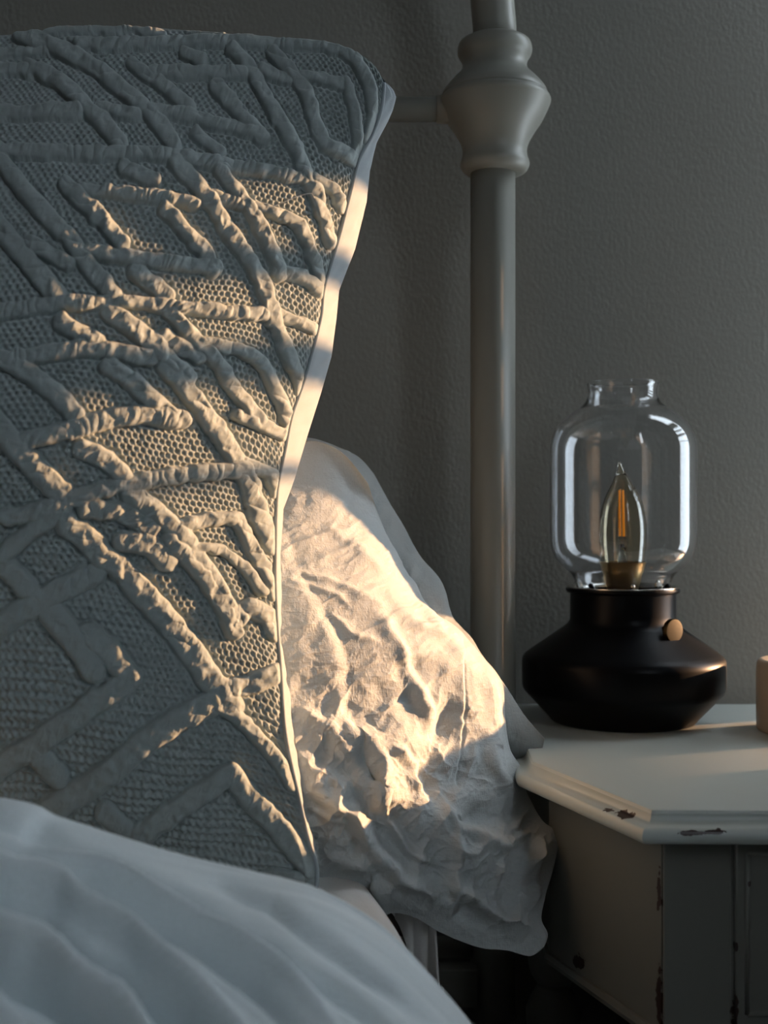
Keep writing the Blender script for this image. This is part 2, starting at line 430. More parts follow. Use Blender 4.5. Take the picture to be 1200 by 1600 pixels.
# cup, bulb, filament
bm = bmesh.new(); add_lathe(bm, sc([(20, 186), (23, 205), (27, 216), (31, 232), (35, 247), (36.5, 249), (34.5, 249.5), (32, 244), (20, 240), (5, 240)]), c, 64)
bm_obj('bulb_holder', bm, M['holder'], lamp, auto=40)
bpf = smooth_prof([(31, 240), (33.5, 250), (36, 270), (37, 290), (36, 312), (32, 335), (25.5, 353), (17, 368), (10, 382), (5.5, 392), (3.5, 400), (2.4, 404)], 5)
def bend(bm_):
    for v in bm_.verts:
        h = (v.co.z-c[2])/S
        if h > 330: v.co.x -= ((h-330)/75)**2*5*S
bm = bmesh.new(); inn = [(max(r-1.5, 0.6), h-(2 if h > 385 else 0)) for r, h in bpf]
add_lathe(bm, sc(bpf+[(0.3, 405), (0.3, 403)]+inn[::-1]), c, 64, closed=True)
bmesh.ops.recalc_face_normals(bm, faces=bm.faces)
for f in bm.faces:
    pass
bend(bm)
bulb = bm_obj('bulb', bm, M['bulb'], lamp)
def sub(name, bm, mat, parent):
    me = bpy.data.meshes.new(name); bm.to_mesh(me); bm.free()
    me.transform(__import__('mathutils').Matrix.Translation((-lamp.location.x, -lamp.location.y, -lamp.location.z)))
    me.materials.append(mat); me.polygons.foreach_set('use_smooth', [True]*len(me.polygons))
    o = bpy.data.objects.new(name, me); C.objects.link(o); o.parent = parent; return o
for dx, dy in ((1.0, -3), (-4.0, 4)):
    bm = bmesh.new()
    add_tube(bm, [(c[0]+dx*S, c[1]+dy*S, c[2]+288*S), (c[0]+(dx*0.8-1)*S, c[1]+dy*S, c[2]+360*S)], [2.0*S, 1.7*S], 12)
    sub('filament', bm, M['filament'], bulb)
bm = bmesh.new()
add_tube(bm, [(c[0], c[1], c[2]+240*S), (c[0], c[1], c[2]+262*S), (c[0]-1*S, c[1], c[2]+276*S)], [9*S, 5*S, 3*S], 14)
add_tube(bm, [(c[0]+3*S, c[1], c[2]+268*S), (c[0]+9*S, c[1], c[2]+275*S), (c[0]+3*S, c[1], c[2]+288*S)], 1.2*S, 8)
add_tube(bm, [(c[0]-1*S, c[1], c[2]+272*S), (c[0]-6*S, c[1], c[2]+278*S), (c[0]-3*S, c[1]+3*S, c[2]+362*S)], 1.0*S, 8)
sub('filament_stem', bm, M['glass'], bulb)
# brass knob on the neck
ka = math.radians(-56); bm = bmesh.new()
dirv = Vector((math.cos(ka), math.sin(ka), 0)); hk = 149*S
base = Vector(c)+Vector((0, 0, hk))
pts, rr = [], []
for t, r in ((78, 5), (98, 5), (98.5, 15), (99.5, 17.5), (106, 18), (107.5, 17), (108, 13), (108.2, 1)):
    pts.append(base+dirv*t*S); rr.append(r*S)
add_tube(bm, pts, rr, 40)
bm_obj('knob', bm, M['brass'], lamp, auto=40)

# ------------------------------------------------------------------ pillar candle at the right edge
cx, cy = 0.2930, 0.835
bm = bmesh.new(); add_lathe(bm, smooth_prof([(0.034, 0.0002), (0.0355, 0.002), (0.0360, 0.010), (0.0360, 0.040), (0.0352, 0.047), (0.0330, 0.0495), (0.028, 0.049), (0.012, 0.0465), (0.004, 0.046)], 4), (cx, cy, TZ), 72)
can = empty('pillar_candle', (cx, cy, TZ), 'short tan pillar candle cut off by the right edge of the nightstand view', 'candle')
bm_obj('wax', bm, M['wax'], can)
bm = bmesh.new(); add_tube(bm, [(cx, cy, TZ+0.045), (cx+0.0005, cy, TZ+0.052), (cx+0.0015, cy, TZ+0.056)], 0.0008, 8)
bm_obj('wick', bm, M['black'], can)

# ------------------------------------------------------------------ iron bed frame
PD = 0.865; PX = (770-600)/F*PD; SP = PD/F
bed = empty('bed_frame', (PX, PD, 0), 'white painted iron bed frame with turned post and arched headboard', 'bed frame')
zc = lambda py: Z0+(800-py)*SP
bm = bmesh.new(); add_tube(bm, [(PX, PD, 0.012), (PX, PD, zc(262))], 35*SP, 48)
add_lathe(bm, smooth_prof([(34*SP, zc(1592)), (37.5*SP, zc(1588)), (34*SP, zc(1584))], 4), (PX, PD, 0), 48, cap0=False, cap1=False)
bm_obj('post', bm, M['iron'], bed)
bm = bmesh.new()
kp = [(34, 272), (46, 270), (52, 264), (54, 256), (51, 246), (50, 236), (53, 224), (62, 208), (74, 190), (81, 176), (85, 167), (87, 162), (87, 158), (85, 154), (82, 152), (82, 150), (82, 148), (78, 140), (66, 126), (54, 114), (50, 104), (52, 94),
      (57, 86), (58, 77), (55, 68), (47, 63), (35, 60)]
add_lathe(bm, smooth_prof([(r*SP, zc(y)) for r, y in kp], 4), (PX+3*SP, PD, 0), 96)
bm_obj('turned_knuckle', bm, M['iron'], bed)
bm = bmesh.new()
pts = [(PX+4*SP, PD, zc(75)), (PX+2.5*SP, PD, zc(40)), (PX-1*SP, PD, zc(0))]
for t in np.linspace(0.05, 1, 30):
    a = t*math.pi/2
    pts.append((PX-1*SP-0.66*(1-math.cos(a)), PD, zc(0)+0.30*math.sin(a)))
n0 = len(pts)
pts += [(2*(PX-0.66)-p[0], p[1], p[2]) for p in pts[:-1][::-1]]
add_tube(bm, pts, 34*SP, 32)
bm_obj('arch_tube', bm, M['iron'], bed)
XB = 2*(PX-0.66)
bm = bmesh.new(); add_tube(bm, [(XB-PX, PD, zc(171)), (PX, PD, zc(171))], 19*SP, 32)
bm_obj('crossbar', bm, M['iron'], bed)
bm = bmesh.new(); add_tube(bm, [(PX-88*SP, PD, zc(171)), (PX-50*SP, PD, zc(171))], 22*SP, 32)
bm_obj('crossbar_socket', bm, M['iron'], bed)
bm = bmesh.new(); add_tube(bm, [(XB-PX, PD, zc(1480)), (PX, PD, zc(1480))], 16*SP, 24)
bm_obj('lower_crossbar', bm, M['iron'], bed)
for k in range(1, 8):
    x = PX+(XB-2*PX)*k/8
    bm = bmesh.new(); add_tube(bm, [(x, PD, zc(1480)), (x, PD, zc(171))], 11*SP, 20); bm_obj('spindle', bm, M['iron'], bed)
bm = bmesh.new(); add_tube(bm, [(XB-PX, PD, 0.012), (XB-PX, PD, zc(75))], 35*SP, 48); bm_obj('post', bm, M['iron'], bed)
bm = bmesh.new(); add_box(bm, PX-0.046, PX-0.036, -0.9, PD-0.01, 0.36, 0.42, bev=0.001)
add_box(bm, PX-0.040, PX-0.012, PD-0.02, PD-0.004, 0.405, 0.432, bev=0.001)
bm_obj('side_rail', bm, M['iron'], bed, smooth=False)

# ------------------------------------------------------------------ mattress with fitted sheet
MZ = Z0-0.206
def edge_x(y): return 0.026-0.024*np.clip((y-0.545)/0.10, 0, 1.6)
ny, nc = 200, 90
yy = np.linspace(-0.9, 0.845, ny)
th = np.linspace(0, 1, nc)
V = np.zeros((ny, nc, 3))
xe = edge_x(yy); R_ = 0.014
for i, y in enumerate(yy):
    # loop: top left -> top right -> rounded -> side down -> bottom
    pts = [(-1.42, MZ-0.20), (-1.42, MZ-R_)] + [(-1.42+R_*(1-math.cos(a)), MZ-R_+R_*math.sin(a)) for a in np.linspace(0, math.pi/2, 6)] + \
          [(x, MZ) for x in np.linspace(-1.3, xe[i]-R_-0.01, 30)] + [(xe[i]-R_+R_*math.sin(a), MZ-R_+R_*math.cos(a)) for a in np.linspace(0, math.pi/2, 12)] + \
          [(xe[i]+0.004*math.sin(t*3.1), MZ-R_-t*0.17) for t in np.linspace(0.05, 1, 20)]
    pts = np.array(pts); s = np.linspace(0, 1, len(pts)); t = th
    V[i, :, 0] = np.interp(t, s, pts[:, 0]); V[i, :, 2] = np.interp(t, s, pts[:, 1]); V[i, :, 1] = y
V[..., 2] += 0.0025*fbm(V[..., 0]*22, V[..., 1]*22, 3)
me = np_mesh('mattress', V.reshape(-1, 3), np.concatenate([grid_quads(ny, nc, close_u=True)]))
mt = link_mesh('mattress', me, M['sheet'])
tag(mt, 'mattress under a pale fitted sheet, its corner showing under the linen pillow', 'mattress')

# loose sheet hanging down past the mattress edge
nu, nv = 90, 140
u = np.linspace(0, 1, nu); v = np.linspace(0, 1, nv)
TT = [(596, 1402), (640, 1405), (679, 1408)]; RR = [(679, 1408), (682, 1455), (686, 1520), (693, 1640), (700, 1760)]
LL = [(596, 1402), (606, 1418), (635, 1470), (650, 1640), (655, 1760)]; BBt = [(655, 1760), (680, 1765), (700, 1760)]
pxy = coons(TT, BBt, LL, RR, u, v)
X, Y = pxy[..., 0], pxy[..., 1]
D = 0.705-0.012*u[None, :]+0.0022*np.sin(X/9.0+Y/160)+0.0015*np.sin(X/4.1+1)
G = P(X, Y, D)
me = np_mesh('hanging_sheet', G.reshape(-1, 3), grid_quads(nv, nu))
hs = link_mesh('hanging_sheet', me, M['sheet']); s_ = hs.modifiers.new('t', 'SOLIDIFY'); s_.thickness = 0.0015
tag(hs, 'strip of loose pale sheet hanging down the side of the bed', 'bed sheet')

# ------------------------------------------------------------------ soft pillows
def pillow(name, T, B, L, R, nu, nv, depth_edge, bulge, back, relief, mat, label, px_pow=(2.6, 3.0), u=None):
    u = np.linspace(0, 1, nu) if u is None else u
    v = np.linspace(0, 1, nv)
    pxy = coons(T, B, L, R, u, v); X, Y = pxy[..., 0], pxy[..., 1]
    U = np.broadcast_to(u[None], X.shape); V = np.broadcast_to(v[:, None], X.shape)
    De = depth_edge(U, V)
    prof = (1-np.abs(2*U-1)**px_pow[0])*(1-np.abs(2*V-1)**px_pow[1])
    Fp = P(X, Y, De-bulge(U, V)*prof)
    N = normals(Fp)
    Fp = Fp+N*relief(X, Y, U, V)[..., None]
    # back: coarser grid sharing its rim with the front
    st = 4
    Bk = P(X, Y, De); Bk[..., 1] += back*prof
    h, w_ = X.shape
    me = np_mesh(name, np.concatenate([Fp.reshape(-1, 3), Bk.reshape(-1, 3)]),
                 np.concatenate([grid_quads(h, w_), grid_quads(h, w_, off=h*w_, flip=True),
                 rim_quads(h, w_)]))
    o = link_mesh(name, me, mat); tag(o, label, 'pillow'); return o
def rim_quads(h, w_):
    idx = np.concatenate([np.arange(w_), np.arange(1, h)*w_+w_-1, (h-1)*w_+np.arange(w_-2, -1, -1), np.arange(h-2, -1, -1)*w_])
    a = idx[:-1]; b_ = idx[1:]; o = h*w_
    return np.stack([a, a+o, b_+o, b_], -1)

def extend(pts, e):
    (x0, y0), (x1, y1) = pts[0], pts[1]; l = math.hypot(x0-x1, y0-y1); a = (x0+(x0-x1)/l*e, y0+(y0-y1)/l*e)
    (x0, y0), (x1, y1) = pts[-1], pts[-2]; l = math.hypot(x0-x1, y0-y1); b_ = (x0+(x0-x1)/l*e, y0+(y0-y1)/l*e)
    return [a]+list(pts[1:-1])+[b_]
def crease(X, Y, pts, wdt, amp, asym=0.0):
    d, a, s = seg_dist(X, Y, pts)
    L = sum(math.hypot(p[0]-q[0], p[1]-q[1]) for p, q in zip(pts[:-1], pts[1:]))
    fade = np.clip(np.minimum(a, L-a)/(0.25*L)+0.15, 0, 1)
    g = np.exp(-(d/wdt)**2)
    if asym: g = g*(1+asym*np.tanh(s/wdt))
    return amp*fade*g
mm = 0.001
def bowl(X, Y, cx, cy, rx, ry, amp, rot=0):
    a = math.radians(rot); dx = X-cx; dy = Y-cy
    e = ((dx*math.cos(a)+dy*math.sin(a))/rx)**2+((-dx*math.sin(a)+dy*math.cos(a))/ry)**2
    return amp*np.exp(-e)

def linen_relief(X, Y, U, V):
    wx = 14*fbm(X/60, Y/60, 3); wy = 14*fbm(X/60+50, Y/60+9, 3)
    x, y = X+wx, Y+wy
    low = np.clip((Y-1010)/260, 0, 1)
    rimf = np.clip(np.minimum.reduce([U*12, (1-U)*24, V*10, (1-V)*14]), 0.12, 1)
    h = 5.0*mm*fbm(x/75, y/95, 3)*(0.35+1.1*low)
    h += 2.6*mm*ridged((x*0.86+y*0.5)/55, (y*0.86-x*0.5)/75, 3)*(0.25+1.4*low)
    h += 1.3*mm*ridged((x*0.8-y*0.6)/34, (y*0.8+x*0.6)/50, 2)*low
    h += 1.0*mm*ridged((x*0.3+y*0.95)/26, (x-0.3*y)/90, 3)*(1.0-0.3*low)
    h += 0.5*mm*fbm(X/14, Y/14, 3)*(0.4+low)
    for pts, wd, am, asy in [
        ([(476, 1222), (500, 1240), (552, 1268), (576, 1304), (588, 1328), (620, 1360), (676, 1396), (712, 1430)], 12, 5.5, 0.3),
        ([(476, 1258), (505, 1265), (540, 1285)], 8, 3, 0.3),
        ([(700, 1372), (732, 1396), (764, 1424), (804, 1448), (848, 1464)], 13, 5.5, 0.3),
        ([(708, 1265), (706, 1360), (702, 1430)], 7, 2.6, 0),
        ([(690, 1258), (720, 1290), (790, 1318), (836, 1300)], 9, 3.0, 0),
        ([(782, 1335), (774, 1370), (768, 1405)], 8, 3.5, 0),
        ([(846, 1300), (838, 1360), (836, 1425)], 8, 3.2, 0),
        ([(564, 936), (596, 972), (608, 1004), (632, 1044), (660, 1108), (680, 1150)], 12, 4.5, -0.4),
        ([(616, 950), (660, 985), (700, 1000), (730, 1040)], 11, 3.5, 0),
        ([(640, 900), (668, 950), (690, 1000)], 9, 2.5, 0),
        ([(545, 1130), (575, 1165), (600, 1240), (615, 1270)], 14, 4.5, -0.3),
        ([(600, 1165), (640, 1195), (660, 1250)], 12, 4.0, 0),
        ([(760, 1040), (768, 1100), (770, 1170), (790, 1200)], 11, 3.0, 0),
        ([(745, 1130), (765, 1190), (800, 1245), (835, 1275)], 9, 3.0, 0),
        ([(444, 888), (512, 904), (572, 932), (616, 962)], 6, 1.6, 0),
        ([(444, 902), (520, 925), (560, 955)], 5, 1.3, 0),
        ([(512, 956), (552, 988), (592, 1010)], 7, 2.0, 0),
        ([(500, 820), (560, 860), (600, 905)], 9, 1.6, 0),
        ([(456, 1100), (520, 1140), (560, 1200)], 10, 2.5, 0),
        ([(592, 1180), (590, 1250), (640, 1330), (700, 1362)], 8, 2.5, 0)]:
        h += crease(X+0.5*wx, Y+0.5*wy, pts, wd, am*mm*(0.75+0.85*low), asy)
    for a in [(755, 1278, 48, 24, -8, 10), (808, 1385, 34, 26, -6, 20), (664, 1215, 40, 26, -5, 20), (640, 1045, 22, 14, -4, 0), (690, 1130, 26, 46, -6, 0),
              (648, 1310, 50, 22, -3, 30), (660, 1385, 60, 16, -3, 35), (540, 1200, 40, 20, -3, 30), (555, 1345, 26, 30, 3, 0), (720, 1095, 40, 30, 2, 0),
              (590, 885, 45, 70, 2.5, -30), (610, 1190, 30, 55, 3, -20)]:
        h += bowl(X+0.8*wx, Y+0.8*wy, a[0], a[1], a[2], a[3], a[4]*1.2*mm, a[5])
    d, a_, s_ = seg_dist(X, Y, [(724, 1000), (721, 1100), (719, 1230)])
    h -= 1.0*mm*np.exp(-(d/2.2)**2)*(d < 30)
    h += 0.8*mm*np.tanh(s_/4)*np.exp(-(d/9)**2)
    # hem: stitched rim along the open end
    return h*rimf
Tl = [(60, 860), (200, 780), (360, 725), (420, 704), (470, 690), (505, 692), (540, 712), (575, 755)]
Rl = [(575, 755), (600, 826), (625, 868), (650, 908), (680, 955), (716, 982), (752, 1024), (776, 1052), (786, 1075), (789, 1130), (797, 1172), (814, 1200), (824, 1240), (846, 1280), (864, 1296), (871, 1320),
      (864, 1360), (852, 1400), (846, 1436), (856, 1460), (850, 1480)]
Bl = [(60, 1330), (200, 1360), (380, 1376), (470, 1378), (500, 1378), (540, 1389), (580, 1400), (592, 1428), (612, 1425), (632, 1427), (656, 1437), (680, 1452), (724, 1472), (756, 1482), (792, 1485), (828, 1494), (850, 1480)]
Ll = [(60, 860), (30, 1100), (60, 1330)]
def lin_edge(U, V):
    W = V**1.6
    return (1-W)*0.765+W*((1-U)*0.668+U*0.695)+0.055*np.clip(U-0.4, 0, 1)*np.sin(np.pi*V**0.7)
pillow('pillow', Tl, Bl, Ll, Rl, 620, 860, lin_edge, lambda U, V: 0.078-0.024*V, 0.03, linen_relief, M['linen'],
       'crumpled white linen pillow in warm sun between quilted cushion and nightstand', px_pow=(2.0, 3.4), u=np.concatenate([np.linspace(0, 0.44, 40)[:-1], np.linspace(0.44, 1, 640)]))

def rear_relief(X, Y, U, V):
    wx = 16*fbm(X/70, Y/70, 3)
    rimf = np.clip(np.minimum.reduce([U*10, (1-U)*12, V*10, (1-V)*12]), 0.1, 1)
    return rimf*(2.0*mm*ridged((X+wx+0.6*Y)/60, (Y-0.5*X)/150, 3)+1.2*mm*fbm(X/30, Y/40, 3))
Tr = [(380, 720), (440, 694), (480, 684), (528, 698), (560, 714), (584, 740)]
Rr = [(584, 740), (608, 784), (632, 824), (656, 868), (684, 900), (696, 924), (708, 964), (736, 996), (752, 1022), (790, 1072), (820, 1118), (851, 1154)]
Br = [(400, 1200), (600, 1215), (740, 1200), (800, 1188), (832, 1188), (845, 1174), (851, 1154)]
Lr = [(380, 720), (360, 950), (400, 1200)]
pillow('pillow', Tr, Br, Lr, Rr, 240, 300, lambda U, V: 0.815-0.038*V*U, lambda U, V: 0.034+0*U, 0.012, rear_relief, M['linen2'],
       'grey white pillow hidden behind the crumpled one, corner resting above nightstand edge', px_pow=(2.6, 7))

# ------------------------------------------------------------------ quilted cushion (foreground left)
def z1(*p): return [(x/1.875, y/1.875) for x, y in p]
def z2(*p): return [(x/2.143, 450+y/2.143) for x, y in p]
def z3(*p): return [(x/2.308, 800+y/2.308) for x, y in p]
bands = [   # (polyline, half width px, amplitude)
 (z1((70,110),(180,150),(290,210),(350,260),(420,320),(470,370),(505,425)), 13, 1),
 (z1((520,490),(560,530),(620,600),(660,670),(720,750),(770,830),(800,935)), 13, 1),
 (z1((100,210),(160,235),(210,275),(260,330),(310,370),(345,420)), 13, 1),
 (z1((-60,208),(0,210),(110,212)), 10, .9), (z1((-60,165),(0,162),(130,155)), 8, .7),
 (z1((-60,325),(0,330),(110,338),(215,335)), 12, .9), (z1((310,325),(385,345)), 11, .9),
 (z1((240,135),(420,132),(600,127),(800,127),(930,132),(1000,145),(1040,175)), 10, .9),
 (z1((1030,160),(1065,210),(1085,260),(1092,330),(1080,395)), 9, .9),
 (z1((140,98),(300,90),(390,82),(470,105)), 8, .7), (z1((560,88),(640,95)), 8, .7),
 (z1((460,213),(560,217),(700,220)), 11, .9), (z1((400,200),(450,235),(500,275),(545,315)), 11, .9),
 (z1((450,328),(560,345),(620,365),(700,385),(755,400)), 11, .95), (z1((640,265),(680,310),(730,370),(760,402)), 12, 1),
 (z1((580,400),(635,445)), 10, .8), (z1((550,165),(585,180)), 11, .9),
 (z1((690,160),(730,200),(760,250),(790,310),(830,380),(860,430),(890,500),(920,560),(940,620),(968,700)), 11.5, 1),
 (z1((810,165),(850,200),(890,260),(910,320),(930,390),(950,425),(1035,465)), 11, 1), (z1((780,210),(835,232)), 10, .9),
 (z1((900,225),(960,235),(1012,252)), 10, .9), (z1((1018,250),(1035,320),(1045,400),(1045,450)), 8.5, .9),
 (z1((-60,440),(0,440),(150,450),(300,455),(430,455),(500,465),(600,475),(700,490),(800,510),(880,525)), 11.5, 1),
 (z1((930,530),(980,560),(1003,605)), 9, .9),
 (z1((-60,400),(0,470),(40,520),(90,580),(150,650),(210,710),(260,780),(325,855)), 14, 1),
 (z1((200,550),(250,600),(300,650),(350,710)), 13, 1), (z1((250,560),(350,570),(460,580),(560,600)), 11, .9),
 (z1((490,620),(540,680),(600,740),(615,785)), 12, 1), (z1((270,740),(400,760),(520,775),(620,785)), 13, 1),
 (z1((370,498),(440,530)), 12, .9), (z1((650,510),(690,560),(730,620),(780,710),(820,795)), 11, 1),
 (z1((820,795),(880,810),(935,850)), 10, .9), (z1((630,580),(690,600)), 11, .9),
 (z1((750,610),(820,635),(870,660),(890,700),(915,760),(945,840)), 9.5, .9),
 (z1((-80,570),(0,670),(60,740),(110,800),(160,860)), 16, 1), (z1((100,720),(190,770)), 12, .9), (z1((400,800),(480,860)), 13, .9),
 (z1((-60,925),(0,920),(100,900),(280,885)), 13, 1),
 (z2((280,58),(400,42),(560,62),(700,77),(870,88)), 12, 1), (z2((940,90),(1060,140)), 10, .9),
 (z2((860,-40),(890,30),(920,110),(950,190),(985,270),(1005,330)), 11, 1),
 (z2((380,90),(450,140),(520,190),(570,250),(610,290)), 16, 1), (z2((560,270),(640,360),(700,440),(750,510),(800,600),(830,650),(855,720),(880,800),(912,855)), 15, 1),
 (z2((580,95),(640,160),(700,220),(740,270),(780,340),(830,400),(850,430)), 12, 1), (z2((800,430),(870,455),(940,490)), 11, .9),
 (z2((700,190),(780,200),(850,230),(890,270),(920,350),(960,440),(975,480)), 11, .9), (z2((560,170),(650,225)), 13, .9),
 (z2((40,240),(150,222),(250,205),(350,208),(490,232)), 15, 1), (z2((370,270),(440,310),(500,370),(560,430)), 15, 1),
 (z2((100,510),(250,470),(360,440),(470,425),(590,440)), 16, 1), (z2((20,245),(100,290),(180,350),(240,415)), 15, 1),
 (z2((210,120),(320,180)), 14, .9), (z2((-60,400),(0,470),(60,540),(120,600),(190,670)), 18, 1), (z2((280,540),(350,570),(400,620)), 15, .9),
 (z2((-60,770),(60,765),(180,720),(300,690),(400,660),(520,640),(620,622),(780,612)), 14, 1), (z2((820,590),(900,620),(920,670)), 11, .9),
 (z2((450,700),(520,750),(580,810),(620,850),(660,910),(720,1000),(765,1080)), 17, 1), (z2((600,795),(700,775),(790,770),(815,810),(850,880),(890,960),(920,1020)), 11, .9),
 (z2((300,740),(400,745),(490,800)), 17, .9), (z2((420,850),(500,855),(550,905)), 18, .9), (z2((660,870),(740,875),(820,930),(870,1010)), 8, .7),
 (z2((-60,920),(0,900),(60,850),(120,800),(200,740)), 15, .9),
 (z3((250,50),(310,90),(370,160),(440,210),(500,275),(560,345),(620,410),(680,490),(740,580),(800,660),(825,690)), 20, 1),
 (z3((620,110),(680,170),(750,260),(800,330),(835,420)), 14, 1), (z3((835,390),(900,345),(960,375),(985,420)), 17, .9),
 (z3((835,640),(900,625),(990,585)), 17, .9), (z3((790,700),(860,745),(940,825),(1000,890),(1050,970)), 12, .9),
 (z3((745,695),(650,745),(560,800),(450,890),(330,985),(190,1070),(60,1150)), 20, 1),
 (z3((190,370),(250,440),(310,520),(330,560)), 20, .9), (z3((330,445),(400,510),(470,600),(380,665),(250,750),(100,860),(-60,950)), 19, .9),
 (z3((-60,440),(0,405),(100,345),(200,290),(330,225)), 19, .9), (z3((-60,130),(0,180),(60,230),(110,290)), 17, .8),
 (z3((520,1160),(650,1070),(740,1005),(830,945),(900,1030),(980,1110),(1060,1205),(1115,1275)), 19, 1),
 (z3((930,1330),(1000,1305),(1070,1320)), 12, .7), (z3((130,880),(200,950)), 17, .7), (z3((390,1090),(470,1170)), 16, .7),
]
def cushion():
    parent = empty('quilted_cushion', (-0.2, 0.68, MZ), 'large grey green cushion with puffed geometric quilting, leaning upright on the bed', 'cushion')
    T = [(-1150, 160), (-800, 90), (-400, 62), (0, 55), (100, 44), (200, 41), (300, 48), (400, 56), (500, 63), (550, 78), (585, 102), (600, 130)]
    Rr_ = [(600, 130), (596, 170), (582, 210), (561, 250), (548, 300), (530, 370), (507, 448), (501, 497), (485, 560), (472, 604), (456, 650), (446, 700), (433, 768), (430, 860), (430, 917), (433, 982),
           (438, 1043), (446, 1147), (466, 1242), (481, 1307), (495, 1355), (494, 1388)]
    B = [(-1150, 1430), (-600, 1440), (0, 1430), (300, 1415), (494, 1388)]
    L = [(-1150, 160), (-1040, 500), (-1000, 800), (-1040, 1100), (-1150, 1430)]
    u = np.concatenate([np.linspace(0, 0.60, 60)[:-1], np.linspace(0.60, 1, 740)]); v = np.linspace(0, 1, 1350)
    pxy = coons(T, B, L, Rr_, u, v); X, Y = pxy[..., 0], pxy[..., 1]
    U = np.broadcast_to(u[None], X.shape); V = np.broadcast_to(v[:, None], X.shape)
    De = 0.700-0.072*V
    t = np.abs(2*U-1); s = np.abs(2*V-1)
    prof = (1-t**2.6)*(1-s**3.4)
    lv = np.clip((V-0.42)/0.30, 0, 1); lv = lv*lv*(3-2*lv); uu = 1.5*np.tanh((1-U)/0.60)
    D = De-0.115*prof+(0.012+0.058*lv)*uu*np.clip((1-s)*8, 0, 1)
    G = P(X, Y, D); N = normals(G)
    # arc lengths for the knit
    dS = np.linalg.norm(np.diff(G, axis=1), axis=-1); Sx = np.concatenate([np.zeros((len(v), 1)), np.cumsum(dS, axis=1)], 1)
    k0 = 500; Sx = Sx-Sx[:, k0:k0+1]+G[:, k0:k0+1, 0]
    dV = np.linalg.norm(np.diff(G, axis=0), axis=-1); Sv = np.concatenate([np.zeros((1, len(u))), np.cumsum(dV, axis=0)], 0)
    Sv = np.broadcast_to(Sv[:, 450:451], Sv.shape)*0.5+Sv*0.5
    wob = 0.0012*vnoise(Sx/0.02, Sv/0.02)
    a = (Sx+wob)/0.0036; b_ = (Sv+0.0012*vnoise(Sx/0.018+9, Sv/0.018))/0.0031
    rowi = np.floor(b_); par = np.mod(rowi, 2)*0.5
    # pitted net: hexagonal cells
    k = 2*math.pi
    net = -(np.cos(k*a)*np.cos(math.pi*b_)*1.0)
    net2 = np.cos(k*b_)
    cell = 0.72*net-0.28*net2+0.35*vnoise(Sx/0.004, Sv/0.003)
    lowleft = np.clip((Y-900+0.6*(300-X))/300, 0, 1)
    rib = 0.75*np.cos(k*b_*0.62)+0.35*np.cos(k*a*0.8)
    cell = 0.85*np.tanh(1.5*(cell+0.25))
    knit = (1-lowleft)*cell+lowleft*(0.5*cell+0.6*rib)
    XX = np.where(X < -20, -40-X, X)     # beyond the frame the pattern runs on, mirrored
    h = np.full(X.shape, -1.0, np.float32); inner = np.full(X.shape, 1e3, np.float32)
    wx = 2.2*vnoise(X/14, Y/14); wy = 2.2*vnoise(X/14+40, Y/14+3)
    n_big = vnoise(X/24, Y/24)
    for idx, (pts, hw, am) in enumerate(bands):
        e_ = hw*1.3+8; x0 = min(p[0] for p in pts)-e_; x1 = max(p[0] for p in pts)+e_; y0 = min(p[1] for p in pts)-e_; y1 = max(p[1] for p in pts)+e_
        msk = (XX > x0) & (XX < x1) & (Y > y0) & (Y < y1)
        if not msk.any(): continue
        pts = extend(pts, 5); dx = pts[-1][0]-pts[0][0]; dy = pts[-1][1]-pts[0][1]; horiz = abs(dx) > 2.2*abs(dy)
        hw = hw*(0.94 if horiz else 1.02); xs, ys = (XX+wx)[msk], (Y+wy)[msk]
        d, arc, side = seg_dist(xs, ys, pts)
        r = d/hw
        dx = pts[-1][0]-pts[0][0]; dy = pts[-1][1]-pts[0][1]
        horiz = abs(dx) > 2.2*abs(dy)
        # puckers: creases that run across or obliquely over the puffed band
        per = 17.0 if horiz and pts[0][1] < 900 else 38.0
        ph = (arc+side*(0.9 if not horiz else 0.4)+20*vnoise(arc/30+idx*3.7, side/40+idx*1.3))/per
        puck = np.abs(np.sin(math.pi*ph))**0.6
        calm = np.clip((ys-950+0.8*(260-xs))/160, 0, 1)
        ps = np.clip(0.55+0.6*vnoise(arc/45+idx*2.1, idx*5.5+0*arc), 0.1, 1)
        amp = am*(0.98+ps*(0.34 if horiz else 0.46)*(puck-1)*(1-0.8*calm)+0.27*vnoise(xs/14+idx, ys/14)+0.05*vnoise(xs/7+idx, ys/7)*(1-0.7*calm))
        bump = amp*np.sqrt(np.clip(1-np.clip(r, 0, 1)**2.8, 0, 1))
        groove = -0.55*np.exp(-((r-1.08)/0.12)**2)
        hh = np.where(r < 1, 0.12+bump, -5)
        cur = h[msk]; h[msk] = np.maximum(cur, hh)
        inner[msk] = np.minimum(inner[msk], r)
    band = h > -0.5
    edge = np.exp(-((inner-1.12)/0.16)**2)
    A = 3.8*mm; K = 1.45*mm
    rel = np.where(band, A*np.maximum(h, 0), K*(knit-0.3)*(1-0.7*edge)-0.8*mm*edge)
    rel = rel+np.where(band, 0.30*mm*ridged(X/11+Y/30, Y/13, 2), 0)
    rel = rel+1.6*mm*fbm(X/90, Y/90, 2)
    seamf = np.clip((1-U)*90, 0, 1)*np.clip(V*220, 0, 1)*np.clip((1-V)*60, 0, 1)*np.clip(U*40, 0, 1)
    rel = rel*seamf - 0.6*mm*np.exp(-((1-U)*900)**2)
    G2 = G+N*rel[..., None]
    h_, w_ = X.shape
    front = link_mesh('quilted_front', np_mesh('quilted_front', G2.reshape(-1, 3), grid_quads(h_, w_)), M['quilt'], parent)
